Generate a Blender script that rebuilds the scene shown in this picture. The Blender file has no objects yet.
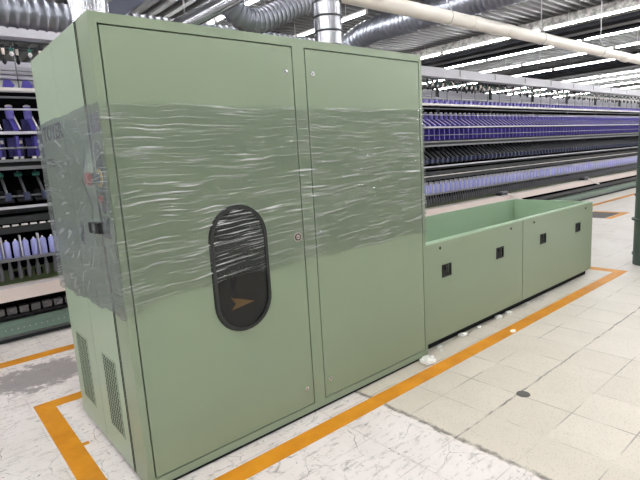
import bpy, bmesh, math, random
from mathutils import Vector, Matrix
random.seed(7)
S = bpy.context.scene
COL = S.collection
PI = math.pi

# ------------------------------------------------------------------ camera
FPX = 488.48
cam_d = bpy.data.cameras.new('camera'); cam = bpy.data.objects.new('camera', cam_d); COL.objects.link(cam)
yaw, pitch, roll = 0.6987, -0.169, -0.0608
d = Vector((math.sin(yaw)*math.cos(pitch), math.cos(yaw)*math.cos(pitch), math.sin(pitch)))
r = d.cross(Vector((0, 0, 1))).normalized(); u = r.cross(d)
r2 = math.cos(roll)*r + math.sin(roll)*u
u2 = -math.sin(roll)*r + math.cos(roll)*u
CAM = Vector((-0.684, -2.1999, 1.5567))
M = Matrix((r2, u2, -d)).transposed().to_4x4(); M.translation = CAM
cam.matrix_world = M
cam_d.sensor_width = 36.0; cam_d.sensor_fit = 'HORIZONTAL'; cam_d.lens = FPX/640*36
cam_d.clip_start = 0.02; cam_d.clip_end = 200
S.camera = cam

# ------------------------------------------------------------------ materials
def lin(c):
    c /= 255.0
    return c/12.92 if c <= 0.04045 else ((c+0.055)/1.055)**2.4
def rgb(r_, g_, b_): return (lin(r_), lin(g_), lin(b_), 1)

def nodes(name):
    m = bpy.data.materials.new(name); m.use_nodes = True
    nt = m.node_tree; b = nt.nodes['Principled BSDF']
    return m, nt, b
def N(nt, typ, **kw):
    n = nt.nodes.new(typ)
    for k, v in kw.items():
        if k.startswith('in_'):
            key = k[3:]
            n.inputs[int(key) if key.isdigit() else key].default_value = v
        else: setattr(n, k, v)
    return n
def L(nt, a, b): nt.links.new(a, b)
def math_n(nt, op, a, b=None, clamp=False):
    n = N(nt, 'ShaderNodeMath', operation=op); n.use_clamp = clamp
    for i, v in enumerate((a, b)):
        if v is None: continue
        if isinstance(v, (int, float)): n.inputs[i].default_value = v
        else: L(nt, v, n.inputs[i])
    return n.outputs[0]
def mixc(nt, fac, a, b):
    n = N(nt, 'ShaderNodeMix', data_type='RGBA')
    for i, v in ((0, fac), (6, a), (7, b)):
        if isinstance(v, (int, float)): n.inputs[i].default_value = v
        elif isinstance(v, tuple): n.inputs[i].default_value = v
        else: L(nt, v, n.inputs[i])
    return n.outputs[2]
def ramp(nt, src, lo, hi):
    n = N(nt, 'ShaderNodeMapRange', in_1=lo, in_2=hi); n.clamp = True
    L(nt, src, n.inputs[0]); return n.outputs[0]
def noise(nt, vec, scale, detail=3, rough=0.55):
    n = N(nt, 'ShaderNodeTexNoise', in_Scale=scale, in_Detail=detail, in_Roughness=rough)
    if vec is not None: L(nt, vec, n.inputs['Vector'])
    return n.outputs['Fac']
def objco(nt): return N(nt, 'ShaderNodeTexCoord').outputs['Object']

def mat(name, col, rough=0.5, metal=0.0, var=0.06, vscale=3.0, bump=0.0, bscale=60, coat=0.0, spec=0.5):
    m, nt, b = nodes(name)
    co = objco(nt); f = noise(nt, co, vscale)
    dark = tuple(c*(1-var) for c in col[:3])+(1,); lite = tuple(min(1, c*(1+var)) for c in col[:3])+(1,)
    L(nt, mixc(nt, f, dark, lite), b.inputs['Base Color'])
    b.inputs['Roughness'].default_value = rough; b.inputs['Metallic'].default_value = metal
    b.inputs['Coat Weight'].default_value = coat; b.inputs['Specular IOR Level'].default_value = spec
    if bump:
        bn = N(nt, 'ShaderNodeBump', in_Strength=bump, in_Distance=0.01)
        L(nt, noise(nt, co, bscale), bn.inputs['Height']); L(nt, bn.outputs[0], b.inputs['Normal'])
    return m
def emis(name, col, strength):
    m, nt, b = nodes(name)
    b.inputs['Base Color'].default_value = col
    b.inputs['Emission Color'].default_value = col; b.inputs['Emission Strength'].default_value = strength
    return m

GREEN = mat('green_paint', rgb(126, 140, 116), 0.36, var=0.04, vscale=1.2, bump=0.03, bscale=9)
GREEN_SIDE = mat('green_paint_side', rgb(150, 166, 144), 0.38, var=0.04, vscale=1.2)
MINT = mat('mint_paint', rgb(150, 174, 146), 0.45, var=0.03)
GAP_BLACK = mat('gap_black', rgb(14, 15, 14), 0.9, spec=0.05)  # near-black that puts the shade of door and edge gaps into colour
BLACK = mat('black_plastic', rgb(22, 22, 24), 0.45, spec=0.25)
VOID = mat('dark_interior', rgb(10, 10, 13), 0.9, spec=0.05)
SPIN = mat('spindle_steel', rgb(92, 92, 98), 0.4, 0.3)
DARKGREY = mat('dark_grey', rgb(50, 52, 54), 0.55, var=0.15, vscale=8, spec=0.25)
GREY = mat('grey_steel', rgb(118, 118, 122), 0.4, 0.3, var=0.15, vscale=6)
LGREY = mat('light_grey_paint', rgb(190, 188, 196), 0.5, var=0.08, vscale=2)
WHITE = mat('white_paint', rgb(228, 222, 220), 0.45, var=0.05)
PINKW = mat('off_white_board', rgb(222, 208, 202), 0.5, var=0.05)
CHROME = mat('chrome', rgb(200, 200, 200), 0.25, 1.0)
RED = mat('red_plastic', rgb(190, 30, 40), 0.35)
YELLOW = mat('yellow_plastic', rgb(205, 165, 50), 0.45)
PURPLE = mat('purple_plastic', rgb(72, 62, 148), 0.4, var=0.15, vscale=9)
LILACP = mat('light_purple_yarn', rgb(112, 104, 186), 0.6, var=0.12, vscale=9)
NAVY = mat('navy_plastic', rgb(48, 44, 104), 0.45, var=0.2, vscale=9)
COP = mat('lilac_yarn', rgb(158, 160, 214), 0.7, var=0.08, vscale=20)
BLUEC = mat('blue_grey_plastic', rgb(52, 58, 86), 0.4)
TEAL = mat('teal_plastic', rgb(40, 110, 96), 0.45)
DKGREEN = mat('dark_green_paint', rgb(70, 84, 48), 0.5, var=0.2, vscale=5)
SAGE = mat('sage_green_paint', rgb(104, 124, 112), 0.42, var=0.08)
COLGREEN = mat('column_green', rgb(66, 82, 72), 0.45, var=0.1)
IVORY = mat('ivory_pvc', rgb(228, 220, 212), 0.35, var=0.03, vscale=1)
ROD = mat('galvanised_rod', rgb(176, 176, 178), 0.4, 0.4)
BEAMD = mat('dark_beam', rgb(26, 26, 30), 0.8, var=0.1, spec=0.1)
BEAMG = mat('grey_beam', rgb(120, 118, 120), 0.6, var=0.08)
FOAM = mat('white_foam', rgb(236, 234, 228), 0.7)
STICKER = mat('violet_grey_sticker', rgb(104, 98, 112), 0.5, var=0.25, vscale=40)
LETTER = mat('dark_violet_lettering', rgb(24, 20, 36), 0.5)
DRAIN = mat('dark_iron', rgb(84, 80, 78), 0.6, var=0.2, vscale=12)
DARKDUCT = mat('dark_duct_metal', rgb(70, 72, 86), 0.4, 0.5, var=0.2, vscale=5)

def galv(name, base, rough):
    m, nt, b = nodes(name)
    co = objco(nt); f = noise(nt, co, 6, 2, 0.5); g = noise(nt, co, 2.2, 2)
    c1 = tuple(c*0.7 for c in base[:3])+(1,); c2 = tuple(min(1, c*1.25) for c in base[:3])+(1,)
    L(nt, mixc(nt, math_n(nt, 'MULTIPLY', math_n(nt, 'ADD', f, g), 0.5), c1, c2), b.inputs['Base Color'])
    b.inputs['Metallic'].default_value = 0.85
    L(nt, math_n(nt, 'ADD', math_n(nt, 'MULTIPLY', f, 0.12), rough-0.06), b.inputs['Roughness'])
    return m
GALV = galv('galvanised_duct', rgb(160, 160, 166), 0.18)
GALVD = galv('dull_spiral_duct', rgb(140, 142, 152), 0.36)

def glassdark():
    m, nt, b = nodes('smoked_glass')
    b.inputs['Base Color'].default_value = rgb(24, 26, 26); b.inputs['Roughness'].default_value = 0.08
    b.inputs['Specular IOR Level'].default_value = 0.3
    return m
PANE = glassdark()
DIMORANGE = mat('dim_orange_print', rgb(78, 58, 28), 0.25)

def tape_mat():
    m, nt, b = nodes('orange_floor_paint')
    co = objco(nt); f = noise(nt, co, 5, 4, 0.6); s = noise(nt, co, 60, 2)
    c = mixc(nt, ramp(nt, f, 0.35, 0.7), rgb(206, 132, 14), rgb(226, 152, 26))
    chips = ramp(nt, math_n(nt, 'ADD', math_n(nt, 'MULTIPLY', f, 0.55), math_n(nt, 'MULTIPLY', s, 0.45)), 0.63, 0.66)
    L(nt, mixc(nt, math_n(nt, 'MULTIPLY', chips, 0.5), c, rgb(176, 150, 110)), b.inputs['Base Color'])
    b.inputs['Roughness'].default_value = 0.5
    return m
TAPE = tape_mat()

def floor_mat():
    m, nt, b = nodes('worn_painted_terrazzo')
    co = objco(nt)
    sx = N(nt, 'ShaderNodeSeparateXYZ'); L(nt, co, sx.inputs[0]); X, Y = sx.outputs[0], sx.outputs[1]
    # --- terrazzo tiles
    P = 0.332
    tx = math_n(nt, 'DIVIDE', math_n(nt, 'SUBTRACT', X, 1.41), P); ty = math_n(nt, 'DIVIDE', math_n(nt, 'ADD', Y, 0.765), P)
    fx = math_n(nt, 'ABSOLUTE', math_n(nt, 'SUBTRACT', tx, math_n(nt, 'ROUND', tx)))
    fy = math_n(nt, 'ABSOLUTE', math_n(nt, 'SUBTRACT', ty, math_n(nt, 'ROUND', ty)))
    seam = math_n(nt, 'SUBTRACT', 1.0, ramp(nt, math_n(nt, 'MINIMUM', fx, fy), 0.005, 0.016))
    cb = N(nt, 'ShaderNodeCombineXYZ'); L(nt, math_n(nt, 'FLOOR', tx), cb.inputs[0]); L(nt, math_n(nt, 'FLOOR', ty), cb.inputs[1])
    wn = N(nt, 'ShaderNodeTexWhiteNoise', noise_dimensions='3D'); L(nt, cb.outputs[0], wn.inputs['Vector'])
    tile = mixc(nt, wn.outputs['Value'], rgb(211, 201, 187), rgb(219, 209, 196))
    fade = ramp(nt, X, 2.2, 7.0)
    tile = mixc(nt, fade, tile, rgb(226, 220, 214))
    vo = N(nt, 'ShaderNodeTexVoronoi', in_Scale=115.0); L(nt, co, vo.inputs['Vector'])
    fleck = math_n(nt, 'MULTIPLY', math_n(nt, 'LESS_THAN', vo.outputs['Distance'], 0.30),
                   math_n(nt, 'GREATER_THAN', N(nt, 'ShaderNodeSeparateColor').outputs[0], -1))
    sc = N(nt, 'ShaderNodeSeparateColor'); L(nt, vo.outputs['Color'], sc.inputs[0])
    fleck = math_n(nt, 'MULTIPLY', fleck, math_n(nt, 'GREATER_THAN', sc.outputs[0], 0.62))
    tile = mixc(nt, math_n(nt, 'MULTIPLY', fleck, 0.5), tile, rgb(128, 118, 102))
    cloud = noise(nt, co, 1.6, 4, 0.6)
    tile = mixc(nt, math_n(nt, 'MULTIPLY', ramp(nt, cloud, 0.45, 0.75), 0.35), tile, rgb(190, 182, 168))
    seamn = ramp(nt, noise(nt, co, 2.6, 3), 0.42, 0.60)
    tile = mixc(nt, math_n(nt, 'MULTIPLY', math_n(nt, 'MULTIPLY', seam, seamn), 0.75), tile, rgb(126, 120, 112))
    # the cracked joint running away along y = -0.765
    wob = math_n(nt, 'MULTIPLY', math_n(nt, 'SUBTRACT', noise(nt, co, 7, 3), 0.5), 0.035)
    cr = math_n(nt, 'ABSOLUTE', math_n(nt, 'ADD', math_n(nt, 'ADD', Y, 0.765), wob))
    crack = math_n(nt, 'SUBTRACT', 1.0, ramp(nt, cr, 0.003, 0.009))
    tile = mixc(nt, math_n(nt, 'MULTIPLY', math_n(nt, 'MULTIPLY', crack, ramp(nt, noise(nt, co, 11, 4), 0.36, 0.6)), 0.85), tile, rgb(110, 104, 98))
    # --- white worn paint on the left
    pn = noise(nt, co, 9, 6, 0.68)
    paint = mixc(nt, ramp(nt, noise(nt, co, 2.5, 3), 0.35, 0.7), rgb(240, 231, 228), rgb(228, 218, 214))
    mp = N(nt, 'ShaderNodeMapping'); mp.inputs['Rotation'].default_value = (0, 0, 0.5); mp.inputs['Scale'].default_value = (1.0, 3.2, 1)
    L(nt, co, mp.inputs[0])
    scuff = ramp(nt, noise(nt, mp.outputs[0], 7.5, 9, 0.78), 0.535, 0.66)
    paint = mixc(nt, math_n(nt, 'MULTIPLY', scuff, 0.8), paint, rgb(150, 142, 138))
    spots = ramp(nt, noise(nt, co, 34, 4, 0.65), 0.62, 0.69)
    paint = mixc(nt, math_n(nt, 'MULTIPLY', spots, 0.75), paint, rgb(110, 102, 96))
    # hairline cracks
    v2 = N(nt, 'ShaderNodeTexVoronoi', feature='DISTANCE_TO_EDGE', in_Scale=3.4)
    wv = N(nt, 'ShaderNodeMixRGB', blend_type='ADD', in_0=0.12); L(nt, co, wv.inputs[1])
    nz = N(nt, 'ShaderNodeTexNoise', in_Scale=5.0); L(nt, co, nz.inputs['Vector']); L(nt, nz.outputs['Color'], wv.inputs[2])
    L(nt, wv.outputs[0], v2.inputs['Vector'])
    hair = math_n(nt, 'SUBTRACT', 1.0, ramp(nt, v2.outputs['Distance'], 0.002, 0.010))
    paint = mixc(nt, math_n(nt, 'MULTIPLY', math_n(nt, 'MULTIPLY', hair, ramp(nt, pn, 0.42, 0.6)), 0.75), paint, rgb(120, 112, 106))
    paint = mixc(nt, math_n(nt, 'MULTIPLY', math_n(nt, 'MULTIPLY', seam, seamn), 0.35), paint, rgb(140, 130, 122))
    # bare grey patch between the aisle line and the boxed outline
    px = math_n(nt, 'SUBTRACT', 1.0, math_n(nt, 'MULTIPLY', math_n(nt, 'ABSOLUTE', math_n(nt, 'SUBTRACT', Y, 2.02)), 2.3), True)
    pxx = math_n(nt, 'SUBTRACT', 1.0, math_n(nt, 'MULTIPLY', math_n(nt, 'ABSOLUTE', math_n(nt, 'SUBTRACT', X, -0.1)), 0.8), True)
    pm = math_n(nt, 'MULTIPLY', math_n(nt, 'MULTIPLY', px, pxx), 1.0)
    bare = ramp(nt, math_n(nt, 'ADD', math_n(nt, 'MULTIPLY', pm, 0.42), noise(nt, co, 7, 7, 0.74)), 0.61, 0.72)
    paint = mixc(nt, math_n(nt, 'MULTIPLY', bare, 0.85), paint, rgb(142, 134, 134))
    # --- boundary
    bw = math_n(nt, 'ADD', X, math_n(nt, 'MULTIPLY', math_n(nt, 'SUBTRACT', noise(nt, co, 16, 6, 0.7), 0.5), 0.07))
    isr = math_n(nt, 'GREATER_THAN', bw, 1.40)
    col = mixc(nt, isr, paint, tile)
    bd = math_n(nt, 'ABSOLUTE', math_n(nt, 'SUBTRACT', bw, 1.41))
    bl = math_n(nt, 'SUBTRACT', 1.0, ramp(nt, bd, 0.010, 0.022))
    bl = math_n(nt, 'MULTIPLY', bl, math_n(nt, 'LESS_THAN', Y, 0.3))
    col = mixc(nt, math_n(nt, 'MULTIPLY', math_n(nt, 'MULTIPLY', bl, ramp(nt, pn, 0.35, 0.55)), 0.85), col, rgb(112, 103, 96))
    L(nt, col, b.inputs['Base Color'])
    L(nt, math_n(nt, 'ADD', math_n(nt, 'MULTIPLY', pn, 0.25), 0.36), b.inputs['Roughness'])
    b.inputs['Specular IOR Level'].default_value = 0.35
    return m
FLOORM = floor_mat()

def deck_mat():
    m, nt, b = nodes('corrugated_deck'); co = objco(nt)
    L(nt, mixc(nt, noise(nt, co, 0.8, 3), rgb(76, 75, 75), rgb(88, 87, 87)), b.inputs['Base Color'])
    b.inputs['Roughness'].default_value = 0.5; b.inputs['Metallic'].default_value = 0.1
    return m
DECK = deck_mat()
def speck_mat():
    m, nt, b = nodes('sprayed_beam'); co = objco(nt)
    f = ramp(nt, noise(nt, co, 9, 5, 0.75), 0.38, 0.62)
    L(nt, mixc(nt, f, rgb(70, 66, 65), rgb(150, 146, 143)), b.inputs['Base Color']); b.inputs['Roughness'].default_value = 0.8
    return m
SPECK = speck_mat()
WALLM = mat('white_wall', rgb(206, 206, 206), 0.7, var=0.04, vscale=0.5)
TUBE = emis('lit_tube', (0.98, 1.0, 1.0, 1), 42.0)

def film_mat():
    m, nt, b = nodes('stretch_film')
    nt.nodes.remove(b); out = nt.nodes['Material Output']
    co = objco(nt); sx = N(nt, 'ShaderNodeSeparateXYZ'); L(nt, co, sx.inputs[0])
    X, Y, Z = sx.outputs
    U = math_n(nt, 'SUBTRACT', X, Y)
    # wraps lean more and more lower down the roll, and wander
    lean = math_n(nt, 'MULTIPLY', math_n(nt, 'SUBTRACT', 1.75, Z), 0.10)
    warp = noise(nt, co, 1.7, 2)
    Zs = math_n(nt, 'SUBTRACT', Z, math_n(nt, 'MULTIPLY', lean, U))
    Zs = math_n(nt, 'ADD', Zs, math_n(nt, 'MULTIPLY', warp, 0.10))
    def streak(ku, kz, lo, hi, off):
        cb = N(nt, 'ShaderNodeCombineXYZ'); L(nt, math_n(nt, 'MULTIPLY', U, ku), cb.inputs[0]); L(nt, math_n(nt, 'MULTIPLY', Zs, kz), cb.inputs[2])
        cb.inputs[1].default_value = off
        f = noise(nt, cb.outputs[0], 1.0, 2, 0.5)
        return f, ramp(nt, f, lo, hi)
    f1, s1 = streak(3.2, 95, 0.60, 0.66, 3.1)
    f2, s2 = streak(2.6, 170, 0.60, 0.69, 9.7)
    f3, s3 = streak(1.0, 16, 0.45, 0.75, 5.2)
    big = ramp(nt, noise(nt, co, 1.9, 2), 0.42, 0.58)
    side = math_n(nt, 'LESS_THAN', X, -0.0075)          # denser grey on the left flank
    # pale fan of pleats at the stop button, their glints put into the colour
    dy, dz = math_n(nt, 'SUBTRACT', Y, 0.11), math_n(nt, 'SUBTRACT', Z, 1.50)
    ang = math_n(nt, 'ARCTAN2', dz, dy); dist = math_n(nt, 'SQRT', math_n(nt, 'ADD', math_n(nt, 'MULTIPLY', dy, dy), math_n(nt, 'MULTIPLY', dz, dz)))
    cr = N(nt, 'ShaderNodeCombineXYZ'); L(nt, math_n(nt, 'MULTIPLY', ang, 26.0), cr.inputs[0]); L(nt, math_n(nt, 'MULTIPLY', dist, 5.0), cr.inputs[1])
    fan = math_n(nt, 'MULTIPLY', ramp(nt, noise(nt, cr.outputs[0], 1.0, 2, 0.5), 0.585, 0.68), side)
    st = math_n(nt, 'MAXIMUM', s1, math_n(nt, 'MULTIPLY', s2, 0.7))  # light glinting off the wrinkles, painted as white streaks in the film
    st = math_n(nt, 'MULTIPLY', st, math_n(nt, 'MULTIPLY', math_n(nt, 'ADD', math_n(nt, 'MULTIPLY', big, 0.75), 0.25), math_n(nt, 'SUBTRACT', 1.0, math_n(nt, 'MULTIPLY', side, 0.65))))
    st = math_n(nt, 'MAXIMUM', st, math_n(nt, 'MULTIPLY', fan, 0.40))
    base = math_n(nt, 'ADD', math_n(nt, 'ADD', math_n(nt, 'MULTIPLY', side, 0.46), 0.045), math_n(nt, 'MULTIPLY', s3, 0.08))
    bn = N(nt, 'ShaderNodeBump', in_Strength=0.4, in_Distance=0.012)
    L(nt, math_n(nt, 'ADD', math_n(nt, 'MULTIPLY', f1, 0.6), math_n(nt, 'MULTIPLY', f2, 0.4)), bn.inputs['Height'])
    tr = N(nt, 'ShaderNodeBsdfTransparent'); tr.inputs[0].default_value = (0.97, 0.98, 0.97, 1)
    gl = N(nt, 'ShaderNodeBsdfGlossy', in_Roughness=0.14); gl.inputs[0].default_value = (0.95, 0.97, 0.97, 1); L(nt, bn.outputs[0], gl.inputs['Normal'])
    df = N(nt, 'ShaderNodeBsdfDiffuse'); df.inputs[0].default_value = (0.20, 0.225, 0.22, 1)
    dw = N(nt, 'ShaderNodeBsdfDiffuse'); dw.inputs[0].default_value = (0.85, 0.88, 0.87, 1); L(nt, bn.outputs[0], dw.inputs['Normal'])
    fr = N(nt, 'ShaderNodeFresnel', in_IOR=1.35); L(nt, bn.outputs[0], fr.inputs['Normal'])
    m1 = N(nt, 'ShaderNodeMixShader'); L(nt, base, m1.inputs[0]); L(nt, tr.outputs[0], m1.inputs[1]); L(nt, df.outputs[0], m1.inputs[2])
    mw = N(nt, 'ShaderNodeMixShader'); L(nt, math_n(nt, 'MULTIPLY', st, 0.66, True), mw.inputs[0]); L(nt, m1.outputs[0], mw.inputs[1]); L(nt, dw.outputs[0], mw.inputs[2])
    m2 = N(nt, 'ShaderNodeMixShader')
    L(nt, math_n(nt, 'ADD', math_n(nt, 'MULTIPLY', fr.outputs[0], 0.6), math_n(nt, 'MULTIPLY', st, 0.25), True), m2.inputs[0])
    L(nt, mw.outputs[0], m2.inputs[1]); L(nt, gl.outputs[0], m2.inputs[2])
    L(nt, m2.outputs[0], out.inputs['Surface'])
    return m
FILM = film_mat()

# ------------------------------------------------------------------ mesh helpers
class MB:
    def __init__(s): s.bm = bmesh.new(); s.mats = []; s.cur = 0
    def m(s, material):
        if material not in s.mats: s.mats.append(material)
        s.cur = s.mats.index(material); return s
    def face(s, vs, smooth=False):
        try: f = s.bm.faces.new(vs)
        except ValueError: return None
        f.material_index = s.cur; f.smooth = smooth; return f
    def box(s, x0, x1, y0, y1, z0, z1):
        v = [s.bm.verts.new((x, y, z)) for x in (x0, x1) for y in (y0, y1) for z in (z0, z1)]
        for q in ((0, 1, 3, 2), (4, 6, 7, 5), (0, 4, 5, 1), (2, 3, 7, 6), (0, 2, 6, 4), (1, 5, 7, 3)): s.face([v[i] for i in q])
        return s
    def bar(s, a, b, w, h, up=(0, 0, 1)):
        a, b = Vector(a), Vector(b); t = (b-a).normalized(); upv = Vector(up)
        sd = t.cross(upv)
        if sd.length < 1e-4: sd = t.cross(Vector((1, 0, 0)))
        sd.normalize(); up2 = sd.cross(t)
        v = [s.bm.verts.new(p+sd*(i*w/2)+up2*(j*h/2)) for p in (a, b) for i in (-1, 1) for j in (-1, 1)]
        for q in ((0, 1, 3, 2), (4, 6, 7, 5), (0, 4, 5, 1), (2, 3, 7, 6), (0, 2, 6, 4), (1, 5, 7, 3)): s.face([v[i] for i in q])
        return s
    def tube(s, pts, rad, seg=16, caps=True, smooth=True):
        """rad: number or list per point"""
        pts = [Vector(p) for p in pts]; n = len(pts)
        rs = rad if isinstance(rad, (list, tuple)) else [rad]*n
        t0 = (pts[1]-pts[0]).normalized()
        ref = Vector((0, 0, 1)) if abs(t0.z) < 0.9 else Vector((1, 0, 0))
        rings = []; nrm = (ref - t0*ref.dot(t0)).normalized()
        for i, p in enumerate(pts):
            t = (pts[min(i+1, n-1)]-pts[max(i-1, 0)])
            t = t.normalized() if t.length > 1e-9 else t0
            nrm = (nrm - t*nrm.dot(t)).normalized(); bi = t.cross(nrm)
            rings.append([s.bm.verts.new(p+(nrm*math.cos(2*PI*k/seg)+bi*math.sin(2*PI*k/seg))*rs[i]) for k in range(seg)])
        for a, b in zip(rings, rings[1:]):
            for k in range(seg): s.face([a[k], a[(k+1) % seg], b[(k+1) % seg], b[k]], smooth)
        if caps: s.face(rings[0][::-1]); s.face(rings[-1])
        return s
    def cyl(s, a, b, rad, seg=16): return s.tube([a, b], rad, seg)
    def lathe(s, base, prof, seg=12, axis=(0, 0, 1)):
        """prof: list of (distance along axis, radius)"""
        ax = Vector(axis); b = Vector(base)
        return s.tube_prof(b, ax, prof, seg)
    def tube_prof(s, b, ax, prof, seg):
        ref = Vector((0, 0, 1)) if abs(ax.z) < 0.9 else Vector((1, 0, 0))
        n1 = (ref-ax*ref.dot(ax)).normalized(); n2 = ax.cross(n1); rings = []
        for h, rr in prof:
            rings.append([s.bm.verts.new(b+ax*h+(n1*math.cos(2*PI*k/seg)+n2*math.sin(2*PI*k/seg))*rr) for k in range(seg)])
        for a, c in zip(rings, rings[1:]):
            for k in range(seg): s.face([a[k], a[(k+1) % seg], c[(k+1) % seg], c[k]], True)
        s.face(rings[0][::-1]); s.face(rings[-1])
        return s
    def prism(s, poly, vec):
        """poly: list of 3-D points, extruded by vec"""
        a = [s.bm.verts.new(p) for p in poly]; b = [s.bm.verts.new(Vector(p)+Vector(vec)) for p in poly]
        s.face(a[::-1]); s.face(b)
        n = len(a)
        for i in range(n): s.face([a[i], a[(i+1) % n], b[(i+1) % n], b[i]])
        return s
    def build(s, name, material=None, parent=None, bevel=0, smooth_angle=False):
        bmesh.ops.recalc_face_normals(s.bm, faces=s.bm.faces)
        for ed in s.bm.edges:
            if len(ed.link_faces) == 2 and ed.calc_face_angle(0) > 0.75: ed.smooth = False
        me = bpy.data.meshes.new(name); s.bm.to_mesh(me); s.bm.free()
        for mm in (s.mats or [material]): me.materials.append(mm)
        o = bpy.data.objects.new(name, me); COL.objects.link(o)
        if parent: o.parent = parent; o.matrix_parent_inverse = Matrix.Translation(-parent.location) if parent.type == 'EMPTY' else Matrix()
        if bevel:
            bv = o.modifiers.new('bevel', 'BEVEL'); bv.width = bevel; bv.segments = 2; bv.limit_method = 'ANGLE'
        return o

def tag(o, label=None, cat=None, group=None, kind=None):
    for k, v in (('label', label), ('category', cat), ('group', group), ('kind', kind)):
        if v: o[k] = v
    return o
def empty(name, loc, label, cat, group=None):
    o = bpy.data.objects.new(name, None); COL.objects.link(o); o.location = loc; o.empty_display_size = 0.1
    return tag(o, label, cat, group)
def dup(o, dx, parent=None):
    c = o.copy(); COL.objects.link(c)
    if parent: c.parent = parent; c.matrix_parent_inverse = o.matrix_parent_inverse.copy()
    c.location = (o.location.x+dx, o.location.y, o.location.z)
    return c
def stadium(cx, cz, hw, hh, n=16):
    """outline in x,z: half width hw, half height hh (rounded ends)"""
    pts = []
    for k in range(n+1):
        a = PI*k/n; pts.append((cx+hw*math.cos(a), cz+(hh-hw)+hw*math.sin(a)))
    for k in range(n+1):
        a = PI+PI*k/n; pts.append((cx+hw*math.cos(a), cz-(hh-hw)+hw*math.sin(a)))
    return pts
def text_mesh(body, size, name, material, parent, mw, bold=0.0):
    cu = bpy.data.curves.new(name, 'FONT'); cu.body = body; cu.size = size; cu.extrude = 0.0008; cu.offset = bold
    t = bpy.data.objects.new(name+'_src', cu); COL.objects.link(t)
    bpy.context.view_layer.update()
    dg = bpy.context.evaluated_depsgraph_get()
    me = bpy.data.meshes.new_from_object(t.evaluated_get(dg)); me.name = name
    bpy.data.objects.remove(t)
    xs = [v.co.x for v in me.vertices]; ys = [v.co.y for v in me.vertices]
    w = max(xs)-min(xs); h = max(ys)-min(ys)
    me.transform(Matrix.Translation((-min(xs), -min(ys), 0)))
    me.materials.clear(); me.materials.append(material)
    o = bpy.data.objects.new(name, me); COL.objects.link(o)
    return o, w, h

# ------------------------------------------------------------------ setting
XL, XR, YF, YB, ZC = -11.0, 34.0, -10.0, 15.0, 4.6
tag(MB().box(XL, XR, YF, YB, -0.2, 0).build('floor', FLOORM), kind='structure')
def corrugated(x0, x1, y0, y1, z, along, pitch, depth):
    b = MB(); prof = [(0, 0), (0.36, 0), (0.5, 1), (0.86, 1)]
    t0, t1 = (y0, y1) if along == 'x' else (x0, x1)
    n = int((t1-t0)/pitch); line = []
    for i in range(n):
        for p, h in prof: line.append((t0+(i+p)*pitch, z+h*depth))
    line.append((t1, z))
    def P(t, zz, e): return (e, t, zz) if along == 'x' else (t, e, zz)
    e0, e1 = (x0, x1) if along == 'x' else (y0, y1)
    va = [b.bm.verts.new(P(t, zz, e0)) for t, zz in line]; vb = [b.bm.verts.new(P(t, zz, e1)) for t, zz in line]
    for i in range(len(line)-1): b.face([va[i], va[i+1], vb[i+1], vb[i]])
    return b
cl = corrugated(5.2, XR, YF, YB, ZC, 'x', 0.2, 0.07)
c2 = corrugated(XL, 5.2, YF, YB, ZC, 'y', 0.3, 0.09)
tag(cl.build('ceiling', DECK), kind='structure'); tag(c2.build('ceiling', DECK), kind='structure')
tag(MB().box(XL, XR, YF, YB, ZC+0.1, ZC+0.25).build('ceiling', DECK), kind='structure')
tag(MB().box(XL, XR, YB, YB+0.2, 0, ZC+0.2).build('wall_back', WALLM), kind='structure')
tag(MB().box(XL, XR, YF-0.2, YF, 0, ZC+0.2).build('wall_front', WALLM), kind='structure')
tag(MB().box(XL-0.2, XL, YF, YB, 0, ZC+0.2).build('wall_left', WALLM), kind='structure')
tag(MB().box(XR, XR+0.2, YF, YB, 0, ZC+0.2).build('wall_right', WALLM), kind='structure')
# beams under the deck
def beam(x0, x1, z0, material, i):
    tag(MB().box(x0, x1, YF, YB, z0, ZC).build('trim_%d' % i, material), kind='structure')
beam(12.15, 12.40, 4.33, SPECK, 1)
beam(12.50, 12.90, 4.25, BEAMD, 2)
beam(12.95, 13.25, 4.25, BEAMG, 3)
beam(13.35, 13.75, 4.22, BEAMD, 4)
beam(20.3, 21.2, 4.26, BEAMD, 5)
beam(21.25, 21.7, 4.20, BEAMG, 6)
beam(21.75, 22.1, 4.24, BEAMD, 7)

# fluorescent battens
rows = [(-7.0, 'leftmost row of lights in the hall'), (-4.8, 'unseen second row left of the cabinet, added to brighten that side'), (-2.5, 'first row of lights left of the cabinet'), (-0.2, 'unseen row over the left side of the cabinet, added to brighten it'), (2.1, 'row of lights above the tall cabinet'),  # second-left and left-side rows are unseen, added to brighten the left
        (4.5, 'row of lights above the grey ventilation duct'),
        (6.8, 'row showing between the upright duct and the ivory pipe'), (9.2, 'unseen short row above the open trough, added to brighten the right'), (11.9, 'first row right of the cabinet, before the speckled beam'),  # the short row is unseen, added to brighten the right
        (14.3, 'first row past the speckled ceiling beam'), (16.6, 'second row past the speckled ceiling beam'), (19.0, 'third row past the speckled ceiling beam'),
        (23.5, 'first row past the far dark beam'), (25.5, 'second row past the far dark beam'), (28.2, 'third row past the far dark beam'), (31.0, 'furthest row at the end of the hall')]
SEG = 2.9; proto = None
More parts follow.
